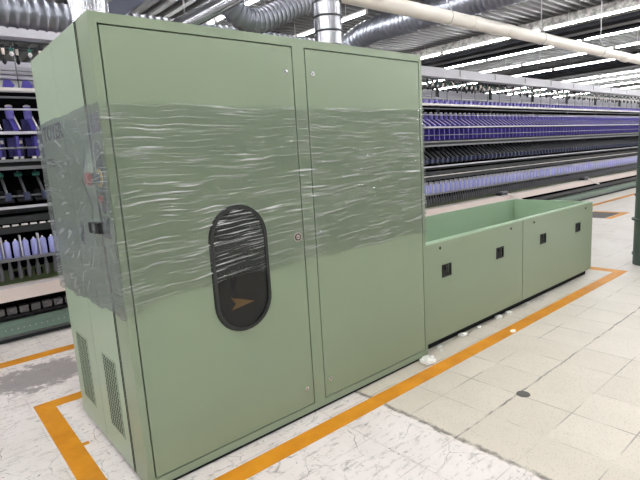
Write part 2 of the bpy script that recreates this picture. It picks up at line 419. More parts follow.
def make_light():
    e = empty('fluorescent_light', (0, 0, 4.3), '', 'light')
    MB().box(-0.03, 0.03, 0.0, SEG, 0.022, 0.06).build('housing', WHITE, e)
    MB().tube([(0, 0.04, 0.0), (0, SEG-0.04, 0.0)], 0.021, 10).build('tube', TUBE, e)
    for yy in (0.0, SEG-0.04): MB().box(-0.028, 0.028, yy, yy+0.04, -0.026, 0.04).build('end_cap', WHITE, e)
    for yy in (0.6, SEG-0.6): MB().cyl((0, yy, 0.06), (0, yy, 0.32), 0.006, 6).build('hanger_rod', ROD, e)
    for c in e.children: c.matrix_parent_inverse = Matrix()
    return e
proto = make_light()
first = True
for x, where in rows:
    y0 = 6.7 - 3*SEG if abs(x-6.8) > 0.1 else 4.8-3*0
    ys = [6.74+SEG*k+0.04*k for k in range(-5, 3)]
    if abs(x-6.8) < 0.1: ys = [4.85, 4.85+SEG+.04, 4.85+2*(SEG+.04), -2.1, -5.04, -7.98]  # first unseen tube on the near side is added to brighten the right
    if abs(x-9.2) < 0.1: ys = [-1.4, -4.34, -7.28]
    if x < 6: ys = [y for y in ys if y < 9]
    for y in ys:
        if y < YF or y+SEG > YB: continue
        if first: e = proto; first = False
        else:
            e = proto.copy(); COL.objects.link(e)
            for ch in proto.children:
                c = ch.copy(); COL.objects.link(c); c.parent = e
        e.location = (x, y, 4.3)
        e['label'] = 'white fluorescent tube light, ' + where; e['group'] = 'fluorescent tubes, ' + where

# ------------------------------------------------------------------ floor markings
W, D, H = 2.1722, 1.195, 2.2
HL, HH, HY, HD = 3.128, 0.865, 0.031, 0.97
X0, X1, Y0, Y1, TW = -0.232, 5.70, -0.236, 1.468, 0.117
def tape(b, x0, x1, y0, y1): b.box(x0, x1, y0, y1, 0.0, 0.0012)
b = MB()
def ring(b):
    o = [(X0, Y0), (X1, Y0), (X1, Y1), (X0, Y1)]; i_ = [(X0+TW, Y0+TW), (X1-TW-.03, Y0+TW), (X1-TW-.03, Y1-TW), (X0+TW, Y1-TW)]
    vo = [b.bm.verts.new((x, y, 0.0012)) for x, y in o]; vi = [b.bm.verts.new((x, y, 0.0012)) for x, y in i_]
    for k in range(4): b.face([vo[k], vo[(k+1) % 4], vi[(k+1) % 4], vi[k]])
    vo2 = [b.bm.verts.new((x, y, 0.0)) for x, y in o]
    for k in range(4): b.face([vo2[k], vo2[(k+1) % 4], vo[(k+1) % 4], vo[k]])
ring(b)
b.box(X0+TW, X0+TW+0.035, 0.70, 0.735, 0.0, 0.0011)
tag(b.build('floor_marking', TAPE), 'orange painted outline on the floor around the green cabinet and trough', 'floor marking')
b = MB(); tape(b, -6, 26, 2.435, 2.57)
tag(b.build('floor_marking', TAPE), 'long straight orange aisle line in front of the spinning machine', 'floor marking')
e = empty('access_cover', (10.5, 1.8, 0), 'dark grey floor cover with an orange edge between trough and column', 'floor cover')
MB().box(9.9, 10.75, 1.52, 2.05, 0, 0.004).build('cover_plate', DRAIN, e)
b = MB(); b.box(10.76, 10.9, 1.5, 2.07, 0, 0.003); b.box(9.85, 10.9, 1.38, 1.5, 0, 0.003); b.build('border', TAPE, e)
tag(MB().lathe((2.10, -0.79, 0), [(0, .042), (.003, .040), (.004, .03)], 18).build('floor_plug', DRAIN), 'small round dark plug set in the tiles right of the cabinet', 'floor plug')

# ------------------------------------------------------------------ tall cabinet
cab = empty('machine_cabinet', (1.08, 0.6, 0), 'tall sage green machine cabinet with two doors and an oval window', 'cabinet')
ZB = 0.0225
b = MB(); b.box(0.022, W-0.032, 0.031, D-0.022, ZB+0.01, H-0.022)
b.build('body', GREEN_SIDE, cab)
# face frame: strips around the two door openings
dz0, dz1 = 0.07, 2.15; dL = (0.04, 1.04); dR = (1.136, 2.136)
def face_frame():
    b = MB(); g = 0.0065
    xs = [0, dL[0]-g, dL[1]+g, dR[0]-g, dR[1]+g, W]
    b.box(0, xs[1], 0, 0.03, ZB, H); b.box(xs[2], xs[3], 0, 0.03, ZB, H); b.box(xs[4], W, 0, 0.03, ZB, H)
    for a, c in ((xs[1], xs[2]), (xs[3], xs[4])):
        b.box(a, c, 0, 0.03, dz1+g, H); b.box(a, c, 0, 0.03, ZB, dz0-g)
    b.box(0, 0.03, 0.03, 0.170, ZB, H)            # return of the frame round the left corner
    b.box(W-0.03, W, 0.03, D-0.021, ZB, H)
    b.box(0.021, W-0.031, 0.031, D-0.021, H-0.02, H-0.001)
    return b
face_frame().build('front_frame', GREEN, cab)
b = MB(); b.box(dL[0]-.008, dL[1]+.008, 0.022, 0.0295, dz0-.008, dz1+.008); b.build('door_gap_shade', GAP_BLACK, cab)  # black backing put behind each door to draw the shade in its gaps
b = MB(); b.box(dR[0]-.008, dR[1]+.008, 0.022, 0.0295, dz0-.008, dz1+.008); b.build('door_gap_shade', GAP_BLACK, cab)
def lock(x, z, parent, rr=0.014):
    b = MB(); b.m(CHROME).lathe((x, 0.001, z), [(0, rr), (0.004, rr), (0.005, rr*0.8)], 14, (0, -1, 0))
    b.m(BLACK).lathe((x, -0.0035, z), [(0, rr*0.5), (0.002, rr*0.45)], 10, (0, -1, 0))
    b.m(CHROME).box(x-rr*0.12, x+rr*0.12, -0.0065, -0.005, z-rr*0.5, z+rr*0.5)
    return b.build('lock', None, parent)
# left door with window
dl = MB().box(dL[0], dL[1], 0.0, 0.021, dz0, dz1).build('door', GREEN, cab, bevel=0.0015)
dr = MB().box(dR[0], dR[1], 0.0, 0.021, dz0, dz1).build('door', GREEN, cab, bevel=0.0015)
lock(0.99, 2.02, dl); lock(0.99, 0.18, dl); lock(1.182, 2.02, dr); lock(1.182, 0.18, dr); lock(1.17, 1.12, dr, 0.006)
bd = MB()
bd.m(PINKW).lathe((0.999, 0.001, 1.11), [(0, .026), (.0025, .026)], 20, (0, -1, 0))
bd.m(mat('dark_red_ring', rgb(58, 24, 22), 0.5)).lathe((0.999, -0.0015, 1.11), [(0, .022), (.002, .022)], 20, (0, -1, 0))
bd.m(PINKW).lathe((0.999, -0.0035, 1.11), [(0, .012), (.0015, .012)], 16, (0, -1, 0))
bd.m(BLACK).box(0.991, 1.007, -0.0058, -0.005, 1.107, 1.113)
tag(bd.build('badge', None, dl), 'round badge with a dark red ring')
outer = stadium(0.612, 1.0, 0.170, 0.335); inner = stadium(0.612, 1.0, 0.152, 0.317)
b = MB()
vo = [b.bm.verts.new((x, -0.012, z)) for x, z in outer]; vi = [b.bm.verts.new((x, -0.012, z)) for x, z in inner]
vo2 = [b.bm.verts.new((x, 0.002, z)) for x, z in stadium(0.612, 1.0, 0.176, 0.341)]; vi2 = [b.bm.verts.new((x, -0.001, z)) for x, z in inner]
n = len(vo)
for k in range(n):
    k2 = (k+1) % n
    b.face([vo[k], vo[k2], vi[k2], vi[k]], True); b.face([vo2[k], vo2[k2], vo[k2], vo[k]], True); b.face([vi[k], vi[k2], vi2[k2], vi2[k]])
gk = b.build('window_gasket', mat('window_rubber', rgb(40, 42, 40), 0.6, spec=0.3), dl)
b = MB(); b.prism([(x, -0.002, z) for x, z in stadium(0.612, 1.0, 0.154, 0.319)], (0, 0.003, 0)); pn = b.build('window_pane', PANE, gk)
b = MB(); b.prism([(0.53, -0.0025, 0.79), (0.675, -0.0025, 0.81), (0.53, -0.0025, 0.86), (0.56, -0.0025, 0.82)], (0, 0.0008, 0))
tag(b.build('arrow_sticker', DIMORANGE, gk), 'dim orange arrow seen in the dark window')
b = MB(); b.prism([(0.535, -0.0024, 0.86), (0.56, -0.0024, 0.86), (0.575, -0.0024, 1.0), (0.55, -0.0024, 1.0)], (0, 0.0006, 0)); b.build('inner_rail', BLACK, gk)
# side panels (left face), set behind the shadow gap
b = MB()
b.box(0.0, 0.02, 0.197, 1.120, 0.03, H)
b.box(-0.0012, 0.0, 0.627, 0.637, 0.03, H)
b.prism([(0.0, 1.120, 0.03), (0.02, 1.19, 0.03), (0.03, D, 0.03), (0.06, 1.12, 0.03)], (0, 0, H-0.03))
sp = b.build('side_panel', GREEN_SIDE, cab)
MB().box(0.018, W-0.02, D-0.02, D, 0.02, H-0.001).build('back_panel', GREEN_SIDE, cab)
MB().box(-0.0012, 0.0215, 0.1702, 0.1781, 0.03, H-0.002).build('edge_gap_shade', GAP_BLACK, cab)  # black strips put in as the shade of the side gap
MB().box(-0.0012, 0.0215, 0.1884, 0.1968, 0.03, H-0.002).build('edge_gap_shade', GAP_BLACK, cab)
MB().box(0.0004, 0.0205, 0.1782, 0.1883, 0.03, H-0.001).build('edge_strip', GREEN_SIDE, cab)
MB().box(0.014, W-0.02, 0.012, D-0.03, 0.001, 0.0215).build('dark_base', BEAMD, cab)  # dark block added as the shadow line under the cabinet
for x in (0.10, 2.08):
    for y in (0.1, 1.05): MB().lathe((x, y, 0), [(0, .04), (.012, .04), (.014, .02), (.04, .02)], 14).build('levelling_foot', DARKGREY, cab)
# perforated grilles
def grille(y0, y1, z0, z1):
    back = MB().box(-0.0012, 0.0, y0, y1, z0, z1).build('vent_grille', VOID, sp)
    b = MB(); p = 0.030; w = 0.0038; x0, x1 = -0.004, -0.0012
    n = int((y1-y0+z1-z0)/p)+2
    def clip(y_s, s):
        # diagonal line z = z0 + s*(y - y_s): clip to rectangle
        pts = []
        for y in (y0, y1):
            z = z0+s*(y-y_s)
            if z0-1e-9 <= z <= z1+1e-9: pts.append((y, z))
        for z in (z0, z1):
            y = y_s+(z-z0)/s
            if y0 < y < y1: pts.append((y, z))
        pts = sorted(set((round(a, 5), round(c, 5)) for a, c in pts))
        return (pts[0], pts[-1]) if len(pts) >= 2 else None
    for k in range(-n, n+1):
        for s, st in ((1.35, y0), (-1.35, y0)):
            seg = clip(st+k*p, s)
            if seg and abs(seg[0][1]-seg[1][1]) > 0.012:
                b.bar((-0.0028, *seg[0]), (-0.0028, *seg[1]), w, 0.002, (1, 0, 0))
    b.box(x0, x1, y0-.006, y0+.002, z0-.006, z1+.006); b.box(x0, x1, y1-.002, y1+.006, z0-.006, z1+.006)
    b.box(x0, x1, y0, y1, z0-.006, z0+.002); b.box(x0, x1, y0, y1, z1-.002, z1+.006)
    b.build('mesh_screen', GREEN_SIDE, back)
grille(0.78, 1.0, 0.17, 0.59); grille(0.28, 0.485, 0.18, 0.59)
# lettering on the side: reads from the camera's side, so its baseline runs toward -Y
def side_text(body, z0, h, ya, yb, name, parent, x=-0.001, material=LETTER, bold=0.002):
    o, w, hh = text_mesh(body, 0.1, name, material, parent, None, bold)
    o.data.transform(Matrix.Diagonal(((ya-yb)/w, h/hh, 1, 1)))
    o.data.transform(Matrix(((0, 0, -1, x), (-1, 0, 0, ya), (0, 1, 0, z0), (0, 0, 0, 1))))
    o.parent = parent; o.matrix_parent_inverse = Matrix()
    return o
for args in (('TOYER', 1.735, 0.085, 1.07, 0.64, 'lettering', sp), ('TE', 1.59, 0.045, 1.06, 0.91, 'small_lettering', sp)):
    o = side_text(*args)
b = MB(); b.box(-0.0015, 0.0, 0.025, 0.15, 1.715, 1.80); b.build('faded_sticker', STICKER, cab)
# controls on the corner strip
b = MB()
cy = 0.10
b.prism([(-0.002, cy+(x-0), z) for x, z in stadium(0, 1.52, 0.048, 0.16)], (0.003, 0, 0))
cp = b.build('control_plate', DARKGREY, cab)
es = MB().m(YELLOW).lathe((-0.002, 0.11, 1.52), [(0, .040), (.005, .040), (.006, .03)], 20, (-1, 0, 0))
es.m(BLACK).lathe((-0.007, 0.11, 1.52), [(0, .026), (.034, .026)], 18, (-1, 0, 0))
esb = tag(es.build('stop_button', None, cab), 'emergency stop button with yellow collar')
MB().lathe((-0.041, 0.11, 1.52), [(0, .022), (.003, .031), (.014, .032), (.022, .027), (.025, .012)], 20, (-1, 0, 0)).build('button_cap', RED, esb)
MB().lathe((-0.002, 0.115, 1.425), [(0, .018), (.010, .018), (.014, .010)], 14, (-1, 0, 0)).build('red_push_button', RED, cab)
b = MB(); b.box(-0.012, 0.0, 0.06, 0.16, 1.25, 1.345); ms = b.build('main_switch', BLACK, cab, bevel=0.003)
b = MB(); b.bar((-0.034, 0.075, 1.30), (-0.034, 0.225, 1.295), 0.03, 0.05, (0, 0, 1)); b.cyl((-0.012, 0.11, 1.297), (-0.034, 0.11, 1.297), 0.02, 12)
b.build('switch_handle', BLACK, ms, bevel=0.003)
b = MB(); b.box(-0.004, 0.0, 0.50, 0.535, 1.18, 1.30); b.box(-0.010, -0.004, 0.508, 0.527, 1.20, 1.25); b.build('panel_latch', BLACK, sp)

# ------------------------------------------------------------------ stretch film round the cabinet
def film():
    b = MB(); OFF = 0.008
    corners = [(W+OFF, D+OFF), (W+OFF, -OFF), (-OFF, -OFF), (-OFF, D+OFF)]
    path = []
    def run(a, c, n, ends):
        for k in range(n+ends): path.append((a[0]+(c[0]-a[0])*k/n, a[1]+(c[1]-a[1])*k/n))
    run(corners[0], corners[1], 30, 0); run(corners[1], corners[2], 90, 0); run(corners[2], corners[3], 56, 0); run(corners[3], corners[0], 60, 0)
    NZ = 40
    pegs = [(0.11, 1.52, 0.072, 0.20), (0.15, 1.297, 0.052, 0.13)]
    grid = []
    for i, (x, y) in enumerate(path):
        left = x < 0 and y >= -OFF
        front = y < 0
        t = min(max((0.45-x)/0.45, 0), 1)
        if left: z0 = 0.885 - 0.035*min(max(y/1.2, 0), 1)
        elif front: z0 = 0.955 - 0.07*t*t + 0.02*x/2.2
        else: z0 = 0.95 if x > W else 0.90
        z0 += 0.008*math.sin(i*0.35)+0.004*math.sin(i*0.9+1)
        z1 = 1.838 + 0.003*math.sin(i*0.25)+0.0015*math.sin(i*0.7)
        col = []
        for k in range(NZ+1):
            z = z0+(z1-z0)*k/NZ; px, py = x, y
            wr = 0.001*math.sin(k*2.1+i*0.35)+0.001*math.sin(k*0.9-i*0.4)
            if left:
                o = 0
                for yy, zz, hgt, rad in pegs:
                    dd = math.hypot((y-yy)*0.8, z-zz); o = max(o, hgt*max(0, 1-dd/rad)**1.4)
                # radiating pleats around the stop button
                a = math.atan2(z-1.52, y-0.11); dd = math.hypot(y-0.11, z-1.52)
                wr += 0.006*math.sin(a*17)*math.exp(-dd*2.2)*min(1, dd*10)
                px -= o+abs(wr)
            elif front: py -= abs(wr)
            col.append(b.bm.verts.new((px, py, z)))
        grid.append(col)
    n = len(grid)
    for i in range(n):
        a, c = grid[i], grid[(i+1) % n]
        for k in range(NZ): b.face([a[k], c[k], c[k+1], a[k+1]], True)
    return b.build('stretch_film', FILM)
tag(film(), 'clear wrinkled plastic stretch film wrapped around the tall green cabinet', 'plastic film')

# ------------------------------------------------------------------ low open trough
hx0, hx1 = W+0.004, W+HL; hy0, hy1 = HY, HY+HD; hz0 = 0.077; seam = W+1.509
tr = empty('open_trough', ((hx0+hx1)/2, 0.5, 0), 'low mint green open-topped metal trough to the right of the tall cabinet', 'trough')
b = MB(); t = 0.03
b.box(hx0, hx1, hy1-t, hy1, hz0, HH); b.box(hx0, hx0+t, hy0+.012, hy1-t, hz0, HH-.002); b.box(hx1-t, hx1, hy0+.012, hy1-t, hz0, HH)
b.box(hx0+t, hx1-t, hy0+.0125, hy0+.03, hz0, HH-.03); b.box(hx0+t, hx1-t, hy0+.03, hy1-t, hz0, 0.25)
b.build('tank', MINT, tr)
MB().box(seam-.008, seam+.008, hy0+.009, hy0+.0122, hz0, HH-.03).build('seam_strip', GAP_BLACK, tr)  # black strip behind the joint of the front panels
b = MB(); b.box(hx0, hx1-t, hy0+.0, hy0+.05, HH-.012, HH); b.build('front_rim', MINT, tr)
for x0, x1, hs, ss in ((hx0, seam-.004, (2.47, 3.27), (2.39, 3.46)), (seam+.004, hx1, (4.09, 4.91), (3.90, 5.10))):
    p = MB()
    # front panel with two real square handle pockets
    xs = [x0]+[v for h in hs for v in (h-.062, h+.062)]+[x1]; za, zb = 0.568, 0.670
    z1p = HH-.012
    for i in range(5):
        if i % 2 == 0: p.box(xs[i], xs[i+1], hy0, hy0+.012, hz0, z1p)
        else: p.box(xs[i], xs[i+1], hy0, hy0+.012, hz0, za); p.box(xs[i], xs[i+1], hy0, hy0+.012, zb, z1p)
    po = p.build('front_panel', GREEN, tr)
    for h in hs:
        q = MB(); w_ = 0.012
        q.box(h-.062, h+.062, hy0-.003, hy0+.011, zb-w_, zb); q.box(h-.062, h+.062, hy0-.003, hy0+.011, za, za+w_)
        q.box(h-.062, h-.062+w_, hy0-.003, hy0+.011, za+w_, zb-w_); q.box(h+.062-w_, h+.062, hy0-.003, hy0+.011, za+w_, zb-w_)
        q.box(h-.04, h+.04, hy0+.009, hy0+.0115, za+w_, zb-w_); q.box(h-.012, h+.03, hy0+.001, hy0+.009, zb-.05, zb-w_)
        q.build('handle_pocket', BLACK, po)
    for sx_ in ss:
        q = MB(); q.lathe((sx_, hy0, 0.808), [(0, .012), (.003, .011), (.005, .006)], 10, (0, -1, 0)); q.build('panel_screw', BLACK, po)
for x in [hx0+.1, seam-.1, seam+.1, hx1-.1]:
    for y in (hy0+.14, hy1-.1): MB().lathe((x, y, 0), [(0, .03), (.01, .03), (.012, .012), (.08, .012)], 12).build('levelling_foot', DARKGREY, tr)
b = MB(); b.box(hx0+.05, hx1-.006, hy0+.055, hy1-.05, 0.004, hz0); b.build('trough_gap_shade', BEAMD, tr)  # dark block standing in for the shadow under the trough

# foam bits and the crumpled bag on the floor
def lump(x, y, rx, ry, h, seedv, name, material, label, cat, group=None):
    rnd = random.Random(seedv); b = MB()
    res = bmesh.ops.create_icosphere(b.bm, subdivisions=3, radius=1)
    for v in res['verts']:
        k = 1+0.35*(rnd.random()-0.5)+0.16*math.sin(v.co.x*6+seedv)*math.cos(v.co.y*5)
        v.co = Vector((x+v.co.x*rx*k, y+v.co.y*ry*k, max(0.0005, h*0.45+v.co.z*h*0.55*k)))
    for f in b.bm.faces: f.material_index = 0
    return tag(b.build(name, material), label, cat, group)
lump(2.085, -0.062, 0.060, 0.05, 0.045, 3, 'plastic_bag', FOAM, 'crumpled white plastic wad on the floor at the cabinet corner', 'plastic wad')
for k, (x, y, s) in enumerate([(2.38, 0.06, .02), (2.70, 0.115, .03), (2.75, 0.07, .018), (2.95, 0.075, .022), (3.28, 0.085, .034), (3.46, 0.08, .028), (3.83, 0.12, .02), (3.05, -0.20, .022), (2.33, 0.0, .014), (4.05, 0.02, .018), (4.2, 0.15, .02)]):
    s *= 1.3; lump(x, min(y, .062)-.012, s, s*0.7, s*0.7, 20+k, 'foam_scrap', FOAM, 'small white foam scrap on the floor along the foot of the trough', 'scrap', 'foam scraps under the trough edge')

# ------------------------------------------------------------------ spinning frame behind
sf = empty('spinning_frame', (9, 3.3, 0), 'long dark spinning machine with rows of purple holders behind the green cabinet', 'textile machine')
MX0, MX1 = -2.6, 24.0
def zz(z, y): return CAM.z+(z-CAM.z)*(y-CAM.y)/(3.1-CAM.y)
def strip(name, y0, y1, z0, z1, material, bevel=0):
    return MB().box(MX0, MX1, y0, y1, zz(z0, y0), zz(z1, y0)).build(name, material, sf, bevel)
# structure, bottom to top
strip('dark_base', 3.12, 3.9, 0.0, 0.06, DARKGREY)
MB().tube([(MX0, 3.12, 0.055), (MX1, 3.12, 0.055)], 0.022, 10).build('foot_rail', GREY, sf)
b = MB(); pr_ = [(3.04, .085), (3.06, .07), (3.16, .07), (3.2, .10), (3.2, .17), (3.16, .205), (3.09, .205), (3.05, .17)]
b.prism([(MX0, y, z) for y, z in pr_], (MX1-MX0, 0, 0)); sd = b.build('suction_duct', SAGE, sf)
for i in range(44): MB().lathe((-1.0+i*0.05, 3.047, 0.135), [(0, .006), (.004, .004)], 6, (0, -1, 0)).build('rivet', LGREY, sd)
strip('lower_recess', 3.26, 3.9, 0.06, 0.55, VOID)
MB().box(MX0, MX1, 3.1, 3.24, .225, .25).build('chain_guide', BLACK, sf)
strip('work_shelf', 3.0, 3.3, 0.39, 0.525, PINKW)
strip('shelf_edge', 2.995, 3.0, 0.515, 0.528, LGREY)
b = MB().box(MX0, MX1, 3.14, 3.4, .54, .69); gb = b.build('spindle_bench', DKGREEN, sf)
for x in [-1.0, -.5, 0.0, .5]:
    for k in range(3): MB().box(x+k*.09, x+k*.09+.065, 3.135, 3.141, .60, .66).build('bench_opening', VOID, gb)
strip('bolster_rail', 3.13, 3.3, 0.69, 0.765, VOID)
MB().box(MX0, MX1, 3.0, 3.05, .775, .80).build('ring_rail', GREY, sf)
strip('middle_recess', 3.42, 3.9, 0.69, 2.30, VOID)
MB().box(MX0, MX1, 3.12, 3.2, 1.02, 1.085).build('roller_beam', DARKGREY, sf)
MB().box(MX0, MX1, 3.10, 3.22, 1.115, 1.175).build('roller_beam', DARKGREY, sf)
MB().box(MX0, MX1, 3.04, 3.12, 1.25, 1.272).build('front_rail', LGREY, sf)
MB().box(MX0, MX1, 3.2, 3.3, 1.20, 1.245).build('roller_cover', DARKGREY, sf)
MB().tube([(MX0, 3.15, 1.36), (MX1, 3.15, 1.36)], 0.010, 6).build('roller_shaft', GREY, sf)
MB().box(MX0, MX1, 3.06, 3.18, 1.605, 1.635).build('channel_rail', GREY, sf); MB().box(MX0, MX1, 3.06, 3.18, 1.675, 1.70).build('channel_rail', GREY, sf)
MB().box(MX0, MX1, 3.1, 3.18, 1.635, 1.675).build('channel_web', BLACK, sf)
MB().box(MX0, MX1, 3.06, 3.12, 1.925, 1.95).build('lower_creel_rail', LGREY, sf)
MB().box(MX0, MX1, 3.05, 3.11, 2.305, 2.335).build('upper_creel_rail', WHITE, sf)
MB().tube([(MX0, 3.1, 2.255), (MX1, 3.1, 2.255)], 0.010, 6).build('guide_rod', GREY, sf)
MB().tube([(MX0, 3.15, 2.155), (MX1, 3.15, 2.155)], 0.009, 6).build('guide_rod', LGREY, sf)
MB().tube([(MX0, 3.07, 1.80), (MX1, 3.07, 1.80)], 0.008, 6).build('guide_rod', GREY, sf)
for y, z in ((3.30, 2.435), (3.42, 2.475), (3.54, 2.51), (3.7, 2.54), (3.86, 2.56)): MB().box(MX0, MX1, y, y+.09, zz(z, y)-.018, zz(z, y)+.012).build('creel_slat', LGREY, sf)
tb = MB().box(MX0, MX1, 3.1, 3.26, 2.79, 2.945).build('top_beam', LGREY, sf)
for i in range(22): MB().box(MX0+.3+i*1.2, MX0+.33+i*1.2, 3.094, 3.1, 2.83, 2.93).build('beam_bracket', GREY, tb)
for y, z in ((3.12, 2.755), (3.2, 2.72), (3.36, 2.73)): MB().tube([(MX0, y, z), (MX1, y, z)], 0.008, 6).build('hanger_rail', DARKGREY, sf)
xp = -2.0
while xp < MX1:
    b = MB().box(xp-.02, xp+.02, 3.35, 3.40, 0.7, 2.79); b.build('upright_post', DARKGREY, sf); xp += 1.8
for i in range(44):
    xr = -1.05+i*.45
    if xr < 1.0 or xr > 4.5: MB().cyl((xr, 3.2, 2.32), (xr, 3.2, 2.76), .006, 6).build('support_rod', GREY, sf)
# items repeated at every position along the machine: only where the photo shows the machine
PX = [-1.0+.15*i for i in range(14)]+[4.7+.15*i for i in range(86)]
def series(make, xs):
    o = make(); o.location.x += 0
    base = o.location.copy()
    for k, x in enumerate(xs):
        c = o if k == 0 else dup(o, 0, o.parent)
        c.location = (base.x+x, base.y, base.z)
        if k:
            for ch in o.children:
                g = ch.copy(); COL.objects.link(g); g.parent = c; g.matrix_parent_inverse = ch.matrix_parent_inverse.copy()
    return o
def sfbuild(b, name, material=None):
    o = b.build(name, material, sf); return o
def hanger():
    b = MB()
    b.m(BLACK).lathe((0, 3.1, 2.70), [(0, .012), (.02, .02), (.04, .02), (.05, .006)], 8)
    b.m(PINKW).lathe((0, 3.1, 2.645), [(0, .011), (.055, .014)], 8)
    b.m(BLACK).lathe((0, 3.1, 2.56), [(0, .006), (.02, .019), (.045, .019), (.055, .009), (.085, .009)], 8)
    return sfbuild(b, 'bobbin_hanger')
h1 = series(hanger, PX)
for i, o in enumerate([o for o in sf.children if o.name.startswith('bobbin_hanger')]):
    if i % 2: o.location.y += 0.22; o.location.z += 0.03
    o.location.z += random.uniform(-.02, .02)
def extra_hanger():  # second set of hangers, added between the first to fill the row
    b = MB(); b.m(GREY).cyl((.075, 3.16, 2.72), (.075, 3.16, 2.60), .005, 6)
    b.m(WHITE).lathe((.075, 3.16, 2.63), [(0, .010), (.02, .020), (.04, .012)], 8)
    b.m(TEAL).box(.06, .09, 3.15, 3.17, 2.675, 2.70); return sfbuild(b, 'extra_hanger')
series(extra_hanger, PX)
def top_holder():
    b = MB(); b.prism([(-.045, 3.13, 2.335), (.035, 3.13, 2.335), (.055, 3.13, 2.37), (.02, 3.13, 2.415), (-.02, 3.13, 2.415)], (0, .05, 0))
    return sfbuild(b, 'top_holder', PURPLE)
series(top_holder, PX)
def roving():
    b = MB(); b.m(LILACP).lathe((0, 3.27, 2.075), [(0, .032), (.02, .036), (.09, .036), (.115, .024)], 12)
    b.m(WHITE).lathe((0, 3.27, 2.19), [(0, .03), (.012, .03), (.02, .01)], 10)
    return sfbuild(b, 'roving_spool')
series(roving, PX)
def divider():
    b = MB(); b.m(PURPLE).bar((0.0, 3.32, 2.115), (0.0, 3.075, 1.955), 0.036, 0.028, (0, 0, 1))
    b.m(NAVY).box(-.06, .06, 3.30, 3.33, 1.96, 2.08)
    b.m(WHITE).bar((0.035, 3.31, 2.12), (0.035, 3.08, 1.97), 0.012, 0.012)
    return sfbuild(b, 'creel_divider')
series(divider, PX)
def lower_holder():
    b = MB(); b.m(NAVY).box(-.066, .062, 3.2, 3.26, 1.725, 1.90)
    b.m(PURPLE).box(-.012, .012, 3.09, 3.2, 1.72, 1.91)
    b.m(WHITE).box(.018, .048, 3.165, 3.2, 1.845, 1.875)
    return sfbuild(b, 'lower_holder')
series(lower_holder, PX)
def tabs():
    b = MB(); b.box(-.045, -.01, 3.12, 3.14, 1.703, 1.725); b.box(.005, .035, 3.12, 3.14, 1.703, 1.725)
    return sfbuild(b, 'white_tab', WHITE)
series(tabs, PX[:14])
def spool():
    b = MB(); b.lathe((-.05, 3.22, 1.562), [(0, .02), (.03, .024), (.06, .02)], 8, (1, 0, 0)); return sfbuild(b, 'clearer_roller', TEAL)
series(spool, PX[:14])
def arm():
    b = MB(); b.m(GREY).bar((0, 3.36, 1.585), (0, 3.09, 1.375), 0.018, 0.03)
    b.m(BLACK).box(-.05, -.012, 3.2, 3.3, 1.32, 1.41); b.m(DARKGREY).lathe((-.06, 3.17, 1.32), [(0, .018), (.12, .018)], 8, (1, 0, 0))
    o = sfbuild(b, 'drafting_arm')
    c = MB(); c.box(-.022, .022, 3.03, 3.10, 1.325, 1.395); cc = c.build('arm_clip', BLUEC, o); cc.matrix_parent_inverse = Matrix()
    return o
series(arm, PX)
def separator():
    b = MB(); b.box(-.005, .005, 3.05, 3.13, .80, 1.0); return sfbuild(b, 'separator_plate', LGREY)
series(separator, [x+.0375 for x in PX])
SX = [-1.0+.075*i for i in range(27)]+[4.7+.075*i for i in range(172)]
def spindle_shape(b, x):
    b.lathe((x, 3.085, .595), [(0, .012), (.02, .020), (.10, .020), (.13, .012), (.18, .010)], 8)
def spindle():
    b = MB(); spindle_shape(b, 0); return sfbuild(b, 'spindle', SPIN)
series(spindle, SX[:100])
b = MB()
for x in SX[100:]: spindle_shape(b, x)
def link_shape(b, x): b.box(x, x+.078, 3.14, 3.22, .255, .315).box(x+.02, x+.05, 3.12, 3.14, .27, .29)
def chain_link():
    b = MB(); link_shape(b, 0); return sfbuild(b, 'chain_link', GREY)
CX = [-1.0+.1*i for i in range(21)]+[4.7+.1*i for i in range(130)]
series(chain_link, CX[:100])
bb = MB()
for x in CX[100:]: link_shape(bb, x)
tag(sfbuild(bb, 'chain_link', GREY), kind='stuff')
def guide(): return sfbuild(MB().box(0, .05, 3.09, 3.12, 1.088, 1.103), 'thread_guide', WHITE)
series(guide, SX[:100])
bb = MB()
for x in SX[100:]: bb.box(x, x+.05, 3.09, 3.12, 1.088, 1.103)
tag(sfbuild(bb, 'thread_guide', WHITE), kind='stuff')
tag(sfbuild(b, 'spindle', SPIN), kind='stuff')
# brackets standing on the shelf
for x in (8.72, 12.8):
    b = MB(); b.m(DARKGREY).box(x-.14, x+.14, 3.0, 3.12, .525, .60).m(GREY).box(x-.12, x+.10, 2.985, 3.1, .59, .625).m(WHITE).bar((x+.1, 3.0, .57), (x+.5, 2.88, .40), .045, .03); sfbuild(b, 'shelf_bracket')
# yarn cops: loose bobbins standing on the spindles
def cop():
    b = MB(); b.m(WHITE).lathe((0, 0, 0), [(0, .012), (.012, .013)], 8)
    b.m(COP).lathe((0, 0, .012), [(0, .024), (.01, .029), (.15, .028), (.165, .016), (.17, .009)], 10)
    b.m(WHITE).lathe((0, 0, .182), [(0, .008), (.012, .007)], 8)
    o = b.build('yarn_bobbin'); return tag(o, 'lilac yarn bobbin standing in the lowest bobbin row of the spinning machine', 'bobbin', 'lilac bobbins on the spinning machine')
c0 = cop()
for k, x in enumerate(SX):
    c = c0 if k == 0 else c0.copy()
    if k: COL.objects.link(c)
    c.location = (x, 3.085, 0.776)

